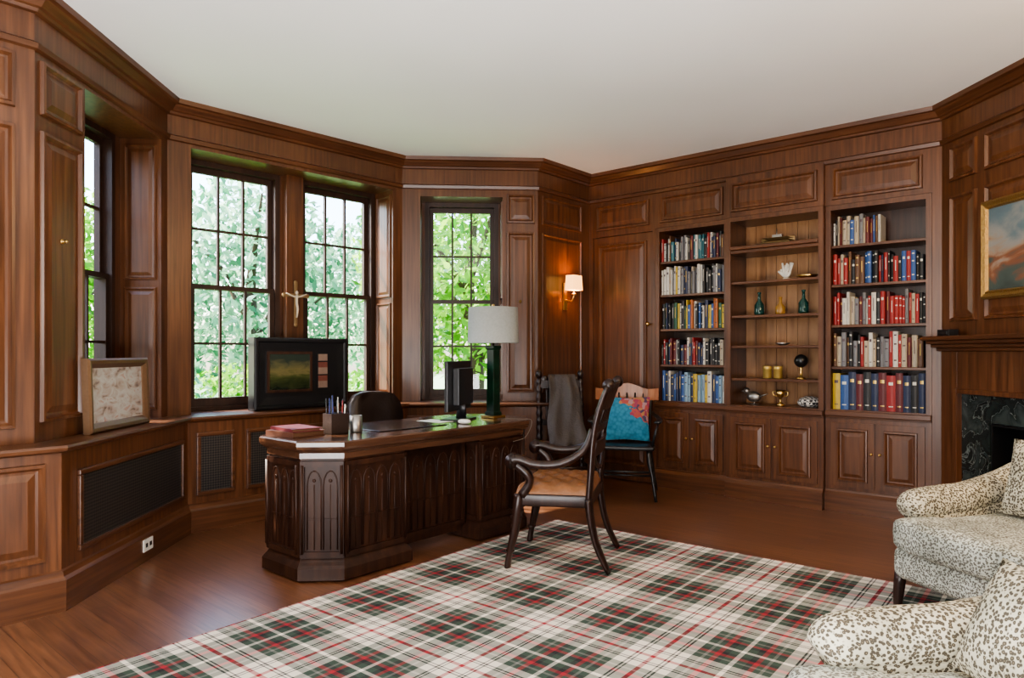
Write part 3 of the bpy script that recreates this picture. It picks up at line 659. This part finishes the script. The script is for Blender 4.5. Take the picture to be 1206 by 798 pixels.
pm = [BLKP, plain("pen_blue", (.03, .04, .15), .3), SILVER, BLKP, plain("pen_red", (.2, .02, .02), .3), WHITE]
for k in range(11):
    x = .33 + (k % 6 - 2.5) * .017; y = .31 + (-.022 if k < 6 else .022) + random.uniform(-.006, .006); mb = MB(); dx = random.uniform(-.02, .02); L_ = random.uniform(.16, .22)
    if abs(x - .33) < .01: x += .012
    mb.tube([(0, 0, 0), (0, 0, .01), (dx * .6, dx * .3, .12), (dx, dx * .5, L_)], [.001, .0042, .0042, .0042], n=7)
    mb.obj("pen", pm[k % 6], M=ond(x, y, TZ + .008), label="writing pen standing in the desk holder", category="pen", group="pens in the desk holder")
mb = MB(); mb.lathe([(.001, 0), (.035, 0), (.037, .004), (.037, .10), (.033, .10), (.033, .008), (.001, .008)]); mb.obj("tumbler", SILVER, M=ond(.46, .29), label="brushed metal tumbler beside the pen holder", category="cup")
for (x, y, r, col, z, w_, h_) in ((.13, .42, 4, BRL, TZ, .11, .03), (.13, .42, -4, bpy.data.materials["book_cloth_maroon"], TZ + .0305, .09, .018)):
    mb = MB(); mb.box(-w_, w_, -.13, .13, 0, .004); mb.box(-w_, w_, -.13, .13, h_ - .004, h_); mb.box(-w_, -w_ + .004, -.13, .13, .004, h_ - .004); mb.m = 1; mb.box(-w_ + .004, w_ - .006, -.124, .124, .004, h_ - .004)
    mb.obj("book", [col, bpy.data.materials["book_cloth_brown"]], M=ond(x, y, z, r), label="dark red-brown leather book lying flat on the desk", category="book", group="books lying on the desk")
mb = MB(); mb.box(-.28, .28, -.18, .18, 0, .006); mb.obj("desk_blotter", plain("dark_brown_blotter", (.035, .022, .014), .2), M=ond(.82, .34), label="glossy dark brown leather desk blotter", category="blotter", bevel=.002)
mb = MB(); mb.ell((0, 0, .016), (.03, .05, .016), e=.8); mb.obj("computer_mouse", WHITE, M=ond(1.22, .12), label="white computer mouse on the desk top", category="mouse")
mb = MB(); mb.box(-.08, .08, -.11, .11, 0, .002); mb.obj("paper_sheet", WHITE, M=ond(1.21, .40, r=5), label="white sheet of paper lying on the desk", category="paper")
mb = MB(); mb.tube([(1.62, .18, TZ + .004), (1.72, .02, TZ + .003), (1.74, -.035, TZ - .003), (1.72, -.042, .71), (1.66, -.04, .65), (1.56, -.02, .63)], .0016, sub=5, n=6); mb.obj("power_cord", CORD, parent=desk, label="thin pale power cord hanging over the desk edge")

# ------------------------------------------------------------------ desk armchair
def face(h): return 180 - h
e = empty("armchair", T(.31, 4.215, .0125) @ RZ(face(-76)) @ Matrix.Diagonal((1.16, .84, .98, 1)), "dark carved mahogany armchair with tan leather seat", "armchair")
for sx in (-1, 1):
    mb = MB(); mb.tube([(sx * .245, -.24, .43), (sx * .25, -.25, .36), (sx * .25, -.275, .22), (sx * .255, -.31, .08), (sx * .255, -.325, .0)], [(.036, .038), (.038, .042), (.032, .036), (.021, .025), (.024, .028)], sub=4, n=10)
    for z in (.34, .30, .10): mb.ell((sx * .25, -.255 - (.34 - z) * .22, z), (.036 if z > .2 else .028, .046 if z > .2 else .034, .012), n=12, m=6)
    mb.obj("leg", CH, parent=e)
    mb = MB(); mb.tube([(sx * .225, .23, .42), (sx * .225, .24, .32), (sx * .225, .28, .16), (sx * .23, .365, .0)], [(.028, .046), (.027, .046), (.023, .040), (.018, .030)], sub=4, n=10, ref=(1, 0, 0)); mb.obj("leg", CH, parent=e)
    mb = MB(); mb.tube([(sx * .225, .255, .82), (sx * .25, .20, .70), (sx * .275, .05, .625), (sx * .28, -.12, .615), (sx * .275, -.23, .64), (sx * .275, -.285, .635)], [(.022, .022), (.024, .024), (.025, .025), (.026, .026), (.029, .031), (.03, .032)], sub=4, n=10)
    mb.tube([(sx * .245, -.285, .63), (sx * .30, -.285, .63)], .044, n=14)
    mb.tube([(sx * .275, -.27, .62), (sx * .27, -.19, .565), (sx * .262, -.165, .51), (sx * .255, -.22, .43)], [(.024, .026), (.027, .03), (.024, .026), (.03, .032)], sub=4, n=10)
    mb.obj("armrest", CH, parent=e)
mb = MB()
mb.prism([(-.275, -.275), (.275, -.275), (.235, .25), (-.235, .25)], .365, .44); mb.obj("seat_frame", CH, parent=e, bevel=.012, seg=3)
mb = MB()
n = 28
def seatz(x, y):
    edge = max(0, 1 - max(abs(x), abs(y)) ** 6); tuft = .5 + .5 * math.cos(x * math.pi * 3.5) * math.cos(y * math.pi * 3.5)
    return .44 + .072 * edge ** .5 - .02 * (1 - tuft) * edge
vs = []; fs = []
for i in range(n + 1):
    for j in range(n + 1):
        x = -1 + 2 * i / n; y = -1 + 2 * j / n; vs.append((x * (.255 - .015 * y), y * .255 - .012, seatz(x, y)))
for i in range(n):
    for j in range(n): a = i * (n + 1) + j; fs.append((a, a + n + 1, a + n + 2, a + 1))
mb.smooth = True; mb.add(vs, fs); mb.obj("seat", TAN, parent=e, label="buttoned brown leather seat pad")
mb = MB()
for sx in (-1, 1):
    mb.tube([(sx * .225, .23, .40), (sx * .225, .245, .58), (sx * .225, .26, .76), (sx * .228, .30, .93), (sx * .23, .36, 1.07)], [(.024, .042), (.024, .040), (.022, .036), (.022, .036), (.02, .042)], sub=4, n=10, ref=(1, 0, 0))
    mb.tube([(sx * .20, .365, 1.075), (sx * .26, .365, 1.075)], .038, n=14)
def curved(mb, z0, z1, y0, y1, th=.022, w=.225, bow=.03):
    r0 = []; 
    for k in range(9):
        u = -1 + 2 * k / 8; x = u * w; b = bow * (1 - u * u)
        r0.append([(x, y0 + b, z0), (x, y0 + b + th, z0), (x, y1 + b + th, z1), (x, y1 + b, z1)])
    mb.loft(r0)
curved(mb, .93, 1.08, .295, .355); curved(mb, .66, .745, .25, .262, th=.02, bow=.02); curved(mb, .80, .84, .265, .272, th=.018, bow=.02)
for k in range(5):
    x = -.14 + .07 * k; mb.tube([(x, .288, .825), (x * 1.02, .305, .89), (x * 1.05, .335, .965)], [.007, .012, .007], n=8, sub=2)
mb.tube([(-.2, .26, .67), (-.1, .265, .59), (0, .268, .565), (.1, .265, .59), (.2, .26, .67)], .012, sub=4, n=8)
mb.obj("backrest", CH, parent=e)

e = empty("office_chair", T(-.89, 5.16, 0) @ RZ(face(131)), "dark brown leather swivel chair tucked behind the desk", "office chair")
mb = MB(); mb.ell((0, .06, .44), (.25, .20, .06), e=.5); mb.obj("seat", BLKLEA, parent=e)
mb = MB(); rr = []
for z, w_, y in ((.50, .20, .20), (.62, .23, .23), (.78, .24, .25), (.87, .225, .27), (.93, .17, .28), (.95, .09, .285)):
    rr.append([(u * w_, y - .05 * abs(u) ** 2 - .035 + (.0 if s_ else .07), z) for s_, us in ((1, (-1, -.5, 0, .5, 1)), (0, (1, .5, 0, -.5, -1))) for u in us])
mb.smooth = True; mb.loft(rr); mb.obj("backrest", BLKLEA, parent=e)
mb = MB(); mb.tube([(0, .06, .08), (0, .06, .40)], .025)
for k in range(5):
    a = k * 1.2566; mb.tube([(0, .06, .09), (.20 * math.cos(a), .06 + .20 * math.sin(a), .055)], [.02, .014]); mb.ell((.20 * math.cos(a), .06 + .20 * math.sin(a), .027), .027, n=10, m=6)
mb.tube([(0, .15, .42), (0, .22, .46), (0, .24, .55)], [(.03, .01)] * 3, sub=3); mb.obj("swivel_base", BLKP, parent=e)

# ------------------------------------------------------------------ captain chair in the corner
CM = T(1.0, 6.10, 0) @ RZ(face(192))
e = empty("wooden_armchair", CM, "black spindle-back armchair with cherry crest rail", "armchair")
for sx in (-1, 1):
    for (y0, y1) in ((-.2, -.27), (.18, .27)):
        mb = MB(); mb.tube([(sx * .2, y0, .42), (sx * .215, (y0 * .7 + y1 * .3), .30), (sx * .235, (y0 + y1) / 2, .2), (sx * .265, y1, 0)], [.016, .023, .015, .013], sub=3, n=9); mb.obj("leg", BLK, parent=e)
    mb = MB(); mb.tube([(sx * .23, .26, .70), (sx * .29, .05, .67), (sx * .29, -.15, .665), (sx * .275, -.235, .66)], [(.018, .013), (.024, .013), (.028, .013), (.032, .014)], sub=4, n=10, ref=(0, 0, 1)); mb.obj("armrest", BLK, parent=e)
mb = MB(); 
for sx in (-1, 1):
    mb.tube([(sx * .235, -.235, .17), (sx * .235, .235, .17)], .010, n=8)
    for y in (-.16, -.04): mb.tube([(sx * .235, y, .45), (sx * .285, y, .66)], [.011, .008], n=8)
mb.tube([(-.24, -.235, .24), (.24, -.235, .24)], .011, n=8); mb.tube([(-.235, 0, .17), (.235, 0, .17)], .010, n=8); mb.obj("stretcher", BLK, parent=e)
mb = MB(); mb.prism([(-.25, -.25), (.25, -.25), (.26, 0), (.22, .23), (-.22, .23), (-.26, 0)], .42, .455); mb.obj("seat", BLK, parent=e, bevel=.012, seg=3)
mb = MB()
for k in range(7):
    x = -.2 + .4 * k / 6; mb.tube([(x, .2, .45), (x * 1.05, .25, .70), (x * 1.1, .30, .88)], [.010, .008, .008], n=8, sub=2)
mb.obj("spindles", BLK, parent=e)
mb = MB(); rr = []
for k in range(13):
    u = -1 + 2 * k / 12; x = u * .285; b = .30 - .05 * u * u; top_ = .95 - .03 * abs(u) ** 2 + .02 * math.cos(u * 5); rr.append([(x, b, .80 + .02 * abs(u)), (x, b + .022, .80 + .02 * abs(u)), (x, b + .03, top_), (x, b + .008, top_)])
mb.loft(rr); mb.obj("crest_rail", ORANGEW, parent=e, label="wide cherry-coloured crest rail")
m, nt, b = newmat("turquoise_floral_cloth"); tc = nt.nodes.new("ShaderNodeTexCoord"); sp = nt.nodes.new("ShaderNodeSeparateXYZ"); nt.links.new(tc.outputs["Object"], sp.inputs[0])
v = nt.nodes.new("ShaderNodeTexVoronoi"); v.inputs["Scale"].default_value = 34; nt.links.new(tc.outputs["Object"], v.inputs["Vector"])
r1 = ramp(nt, [(0, (.05, .22, .32)), (.5, (.035, .18, .28)), (.9, (.02, .12, .2))]); nt.links.new(v.outputs["Distance"], r1.inputs[0])
sc_ = nt.nodes.new("ShaderNodeSeparateXYZ"); nt.links.new(v.outputs["Color"], sc_.inputs[0])
r2 = ramp(nt, [(0, (.35, .08, .07)), (.25, (.36, .18, .08)), (.45, (.33, .20, .22)), (.65, (.08, .05, .10)), (.8, (.28, .05, .09))], 'CONSTANT'); nt.links.new(sc_.outputs[0], r2.inputs[0])
nn = nt.nodes.new("ShaderNodeTexNoise"); nn.inputs["Scale"].default_value = 14; nt.links.new(tc.outputs["Object"], nn.inputs["Vector"])
ad = nt.nodes.new("ShaderNodeMath"); ad.operation = 'ADD'; nt.links.new(sp.outputs["X"], ad.inputs[0]); nt.links.new(sp.outputs["Z"], ad.inputs[1])
ad2 = nt.nodes.new("ShaderNodeMath"); ad2.operation = 'MULTIPLY_ADD'; ad2.inputs[1].default_value = .35; nt.links.new(nn.outputs["Fac"], ad2.inputs[0]); nt.links.new(ad.outputs[0], ad2.inputs[2])
gt = nt.nodes.new("ShaderNodeMath"); gt.operation = 'GREATER_THAN'; gt.inputs[1].default_value = .29; nt.links.new(ad2.outputs[0], gt.inputs[0])
mx = nt.nodes.new("ShaderNodeMixRGB"); nt.links.new(gt.outputs[0], mx.inputs[0]); nt.links.new(r1.outputs[0], mx.inputs[1]); nt.links.new(r2.outputs[0], mx.inputs[2])
nt.links.new(mx.outputs[0], b.inputs["Base Color"]); b.inputs["Roughness"].default_value = 1
mb = MB(); mb.pillow(.42, .40, .055); mb.obj("cushion", m, M=CM @ T(0, .10, .66) @ RX(-16), label="turquoise cushion with orange and pink patterned corner", category="cushion")

# dark carved side chair with cloth
KM = T(.45, 6.00, 0) @ RZ(face(176))
e = empty("carved_chair", KM, "dark carved turned-post chair with a cloth over its back", "chair")
def turned(mb, x, y, z0, z1, r, ty=0):
    n = int((z1 - z0) / .07); pts = []; rs = []
    for k in range(n * 4 + 1):
        q = k / (n * 4); pts.append((x, y + ty * q, z0 + (z1 - z0) * q)); rs.append(r * (.72 + .38 * abs(math.sin(q * n * math.pi))))
    mb.tube(pts, rs, n=10)
for sx in (-1, 1):
    mb = MB(); turned(mb, sx * .205, -.19, 0, .42, .024); mb.obj("leg", CH, parent=e)
    mb = MB(); turned(mb, sx * .19, .20, 0, .42, .024); mb.obj("leg", CH, parent=e)
mb = MB(); mb.prism([(-.235, -.22), (.235, -.22), (.215, .22), (-.215, .22)], .41, .46); mb.obj("seat", CH, parent=e, bevel=.01, seg=3)
mb = MB()
for z in (.14, .28):
    mb.tube([(-.2, -.19, z), (.2, -.19, z)], .012)
    for sx in (-1, 1): mb.tube([(sx * .2, -.19, z), (sx * .19, .20, z)], .011)
mb.obj("stretcher", CH, parent=e)
mb = MB()
for sx in (-1, 1):
    turned(mb, sx * .19, .20, .46, 1.02, .026, ty=.06); mb.ell((sx * .19, .262, 1.055), (.03, .03, .04))
mb.box(-.18, .18, .235, .26, .93, 1.0); mb.box(-.18, .18, .215, .235, .60, .65)
for k in range(4): turned(mb, -.12 + .08 * k, .222, .65, .93, .013, ty=.025)
for k in range(5): mb.ell((-.14 + .07 * k, .248, 1.01), (.035, .014, .035 + .012 * (k % 2)))
mb.obj("backrest", CH, parent=e)
mb = MB()
rows = [(.465, -.13), (.52, -.10), (.60, -.03), (.74, .05), (.88, .125), (.99, .19), (1.055, .235), (1.06, .27), (1.0, .305), (.86, .315), (.74, .315)]
nx = 30; vs = []; fs = []
for i, (z, y) in enumerate(rows):
    for j in range(nx + 1):
        u = -1 + 2 * j / nx; w_ = (.165, .17, .165, .15, .135, .125, .12, .12, .12, .12, .12)[i]
        fold = (.026 * math.sin(u * 4.3 + i * .75) + .014 * math.sin(u * 8.7 - i * 1.1)) * (1 if i < 6 else .3)
        vs.append((u * w_ + .02 + .015 * math.sin(i * 1.9), y + fold - (.05 * (1 - u * u) if i < 5 else 0), max(z, .465) + .012 * math.sin(u * 7 + 1) * (1 if i in (1, 10) else 0)))
for i in range(len(rows) - 1):
    for j in range(nx): a = i * (nx + 1) + j; fs.append((a, a + 1, a + nx + 2, a + nx + 1))
mb.smooth = True; mb.add(vs, fs); o = mb.obj("draped_cloth", GREY, M=KM, sub=1, label="dark grey-brown garment draped over the carved chair", category="cloth")
so_ = o.modifiers.new("Solid", 'SOLIDIFY'); so_.thickness = .008

# ------------------------------------------------------------------ rug
RM = T(.33, 5.14, 0) @ RZ(-39)
mb = MB(); mb.box(0, 3.2, -5.9, 0, .0005, .012); mb.obj("rug", TARTAN, M=RM, label="large cream, green and red tartan wool rug", category="rug")

# ------------------------------------------------------------------ leopard armchairs
def softchair(M, label):
    e = empty("upholstered_armchair", M, label, "armchair", group="leopard print armchairs")
    for sx in (-1, 1):
        for y in (-.36, .38):
            mb = MB(); mb.tube([(sx * .33, y, .20), (sx * .335, y - .01 * (1 if y < 0 else -3), .10), (sx * .34, y - .01 * (1 if y < 0 else -5), 0)], [.028, .024, .015], n=10, sub=2); mb.obj("leg", CH, parent=e)
    mb = MB(); mb.box(-.36, .36, -.40, .42, .17, .33); mb.obj("seat_base", LEO2, parent=e, bevel=.05, seg=5)
    mb = MB(); mb.ell((0, -.085, .39), (.28, .37, .085), e=.38, n=40, m=14); mb.ell((0, -.31, .39), (.35, .13, .083), e=.4, n=40, m=14); mb.obj("seat_cushion", LEO2, parent=e, label="pale plump seat cushion")
    for sx in (-1, 1):
        mb = MB(); prof = [(-.26, .17), (-.28, .40), (-.27, .47), (-.2, .50), (-.1, .50), (.12, .52), (.28, .57), (.40, .63), (.46, .63), (.44, .17)]
        x0, x1 = (.27, .36) if sx > 0 else (-.36, -.27); mb.xprism(prof, x0, x1); mb.obj("arm", LEO, parent=e, bevel=.035, seg=5)
        mb = MB(); mb.tube([(sx * .34, -.335, .49), (sx * .34, -.325, .495), (sx * .34, -.29, .503), (sx * .34, -.22, .51), (sx * .34, -.10, .515), (sx * .34, .05, .525), (sx * .335, .25, .57), (sx * .33, .40, .63)], [.02, .05, .072, .08, .082, .08, .078, .07], sub=4, n=22); mb.obj("arm_roll", LEO, parent=e)
    mb = MB(); rr = []
    for z, y, w_, th in ((.30, .22, .30, .14), (.45, .25, .31, .15), (.60, .28, .33, .16), (.70, .32, .35, .16), (.76, .35, .35, .14), (.80, .38, .33, .10), (.82, .40, .28, .05), (.825, .41, .2, .02)):
        n = 28; f = lambda w, e: math.copysign(abs(w) ** e, w)
        rr.append([(w_ * f(math.cos(2 * math.pi * j / n), .5), y + th / 2 + th * .6 * f(math.sin(2 * math.pi * j / n), .6), z) for j in range(n)])
    mb.smooth = True; mb.loft(rr); mb.obj("backrest", LEO, parent=e)
    return e
M1 = T(2.28, 3.06, .0125) @ RZ(face(-106)); M2 = T(1.14, 1.46, .0125) @ RZ(face(-93)) @ Matrix.Diagonal((1, 1.02, .97, 1))
softchair(M1, "leopard print upholstered armchair with rolled arms near the fireplace")
softchair(M2, "leopard print upholstered armchair with a scatter cushion on the rug")
mb = MB(); mb.pillow(.40, .36, .065); mb.obj("throw_pillow", LEO, M=M1 @ T(0, .13, .655) @ RX(-16), label="leopard print square cushion on the armchair near the fireplace", category="cushion")
mb = MB(); mb.pillow(.36, .30, .06); mb.obj("throw_pillow", LEO, M=M2 @ T(-.07, .02, .615) @ RX(-26), label="leopard print cushion on the armchair on the rug", category="cushion")

# ------------------------------------------------------------------ garden
mb = MB(); mb.box(-40, 40, 2, 60, -.75, -.65); mb.obj("ground", GRASS, kind="structure")
def foliage(mb, c, r, n, s):
    vs = []; fs = []
    for k in range(n):
        while True:
            p = Vector((random.uniform(-1, 1), random.uniform(-1, 1), random.uniform(-1, 1)))
            if .25 < p.length < 1: break
        q = Vector((c[0] + p.x * r[0], c[1] + p.y * r[1], c[2] + p.z * r[2]))
        a = Vector((random.gauss(0, 1), random.gauss(0, 1), random.gauss(0, 1))).normalized(); b = a.orthogonal().normalized(); w = s * random.uniform(.6, 1.3)
        i = len(vs); vs += [tuple(q - a * w), tuple(q + b * w * .45), tuple(q + a * w), tuple(q - b * w * .45)]; fs.append((i, i + 1, i + 2, i + 3))
    mb.add(vs, fs)
trees = [(-8.6, 9.2, LEAFB, 3.0), (-4.9, 13.0, LEAFB, 3.1), (-9.6, 14.2, LEAFG, 3.4), (-.7, 11.9, LEAFG, 3.5), (3.4, 13.5, LEAFG, 3.5), (-3.0, 17.5, LEAFB, 3.4), (1.2, 17.8, LEAFG, 3.6)]
for (x, y, m, h) in trees:
    e = empty("tree", T(x, y, -.65), "leafy sunlit garden tree seen through the windows", "tree", group="garden trees")
    mb = MB(); mb.tube([(0, 0, 0), (.1, 0, 1.5), (-.05, .1, 3), (.1, 0, h + 1)], [.17, .13, .1, .04], sub=3, n=10)
    for k in range(5):
        a = k * 1.3; mb.tube([(0, 0, 1.6 + k * .4), (.7 * math.cos(a), .7 * math.sin(a), 2.4 + k * .4), (1.4 * math.cos(a), 1.4 * math.sin(a), 3 + k * .4)], [.06, .04, .015], sub=2, n=7)
    mb.obj("trunk", BARK, parent=e)
    mb = MB(); foliage(mb, (0, 0, h), (2.0, 2.0, 2.1), 5200, .10); mb.obj("foliage", m, parent=e, kind="stuff")
for (x, y, m) in ((-4.5, 8.3, LEAFB), (-6.4, 6.2, LEAFB), (-2.2, 9.7, LEAFG), (.4, 9.3, LEAFG), (-7.3, 12, LEAFB), (-4.2, 10.6, LEAFG)):
    mb = MB(); foliage(mb, (0, 0, .75), (1.15, .95, .85 + random.random() * .3), 3200, .065); mb.obj("garden_shrub", m, M=T(x, y, -.65), label="dense rounded garden shrub outside the window", category="shrub", group="garden shrubs", kind="stuff")

# ------------------------------------------------------------------ light
w = bpy.data.worlds.new("World"); S.world = w; w.use_nodes = True; nt = w.node_tree
bg = nt.nodes["Background"]; sky = nt.nodes.new("ShaderNodeTexSky"); sky.sky_type = 'NISHITA'; sky.sun_disc = False
sky.sun_elevation = rad(50); sky.sun_rotation = rad(-85); sky.dust_density = 2; sky.ozone_density = 1
nt.links.new(sky.outputs[0], bg.inputs[0]); bg.inputs[1].default_value = 1.7
sd = bpy.data.lights.new("sun", 'SUN'); sd.energy = 22; sd.angle = rad(1.0); sd.color = (1, .92, .78)
so = bpy.data.objects.new("sun", sd); COL.objects.link(so)
dv = Vector((math.sin(rad(92)) * math.cos(rad(46)), math.cos(rad(92)) * math.cos(rad(46)), -math.sin(rad(46))))
so.matrix_world = dv.to_track_quat('-Z', 'Y').to_matrix().to_4x4()
def area(loc, tgt, sx, sy, en, col):  # added fill light out of view, brightens the interior, no real fixture
    ld = bpy.data.lights.new("fill_area", 'AREA'); ld.shape = 'RECTANGLE'; ld.size = sx; ld.size_y = sy; ld.energy = en; ld.color = col
    o = bpy.data.objects.new("fill_light", ld); COL.objects.link(o)
    o.matrix_world = T(*loc) @ (Vector(tgt) - Vector(loc)).to_track_quat('-Z', 'Y').to_matrix().to_4x4()
area((-2.6, -1.2, 2.0), (2.4, 4.5, 1.3), 1.6, 1.5, 120, (1, .95, .87))
area((0, -.9, .6), (0, -.6, 3), 4, 2, 220, (1, .97, .93))
area((-.5, .5, .5), (-.5, 2.2, 3), 3, 1.2, 175, (.98, .98, 1))
pl = bpy.data.lights.new("lamp", 'POINT'); pl.energy = 105; pl.color = (1, .68, .36); pl.shadow_soft_size = .15
po = bpy.data.objects.new("ceiling_lamp_light", pl); COL.objects.link(po); po.location = (2.7, 2.1, 2.55)
S.view_settings.look = 'AgX - Medium High Contrast'
# ------------------------------------------------------------------ camera
cd = bpy.data.cameras.new("Camera"); co = bpy.data.objects.new("Camera", cd); COL.objects.link(co)
co.location = (0, 0, 1.25); co.rotation_euler = (rad(90), 0, 0)
cd.sensor_width = 36; cd.lens = 815 / 1206 * 36; cd.shift_y = 16 / 1206
S.camera = co
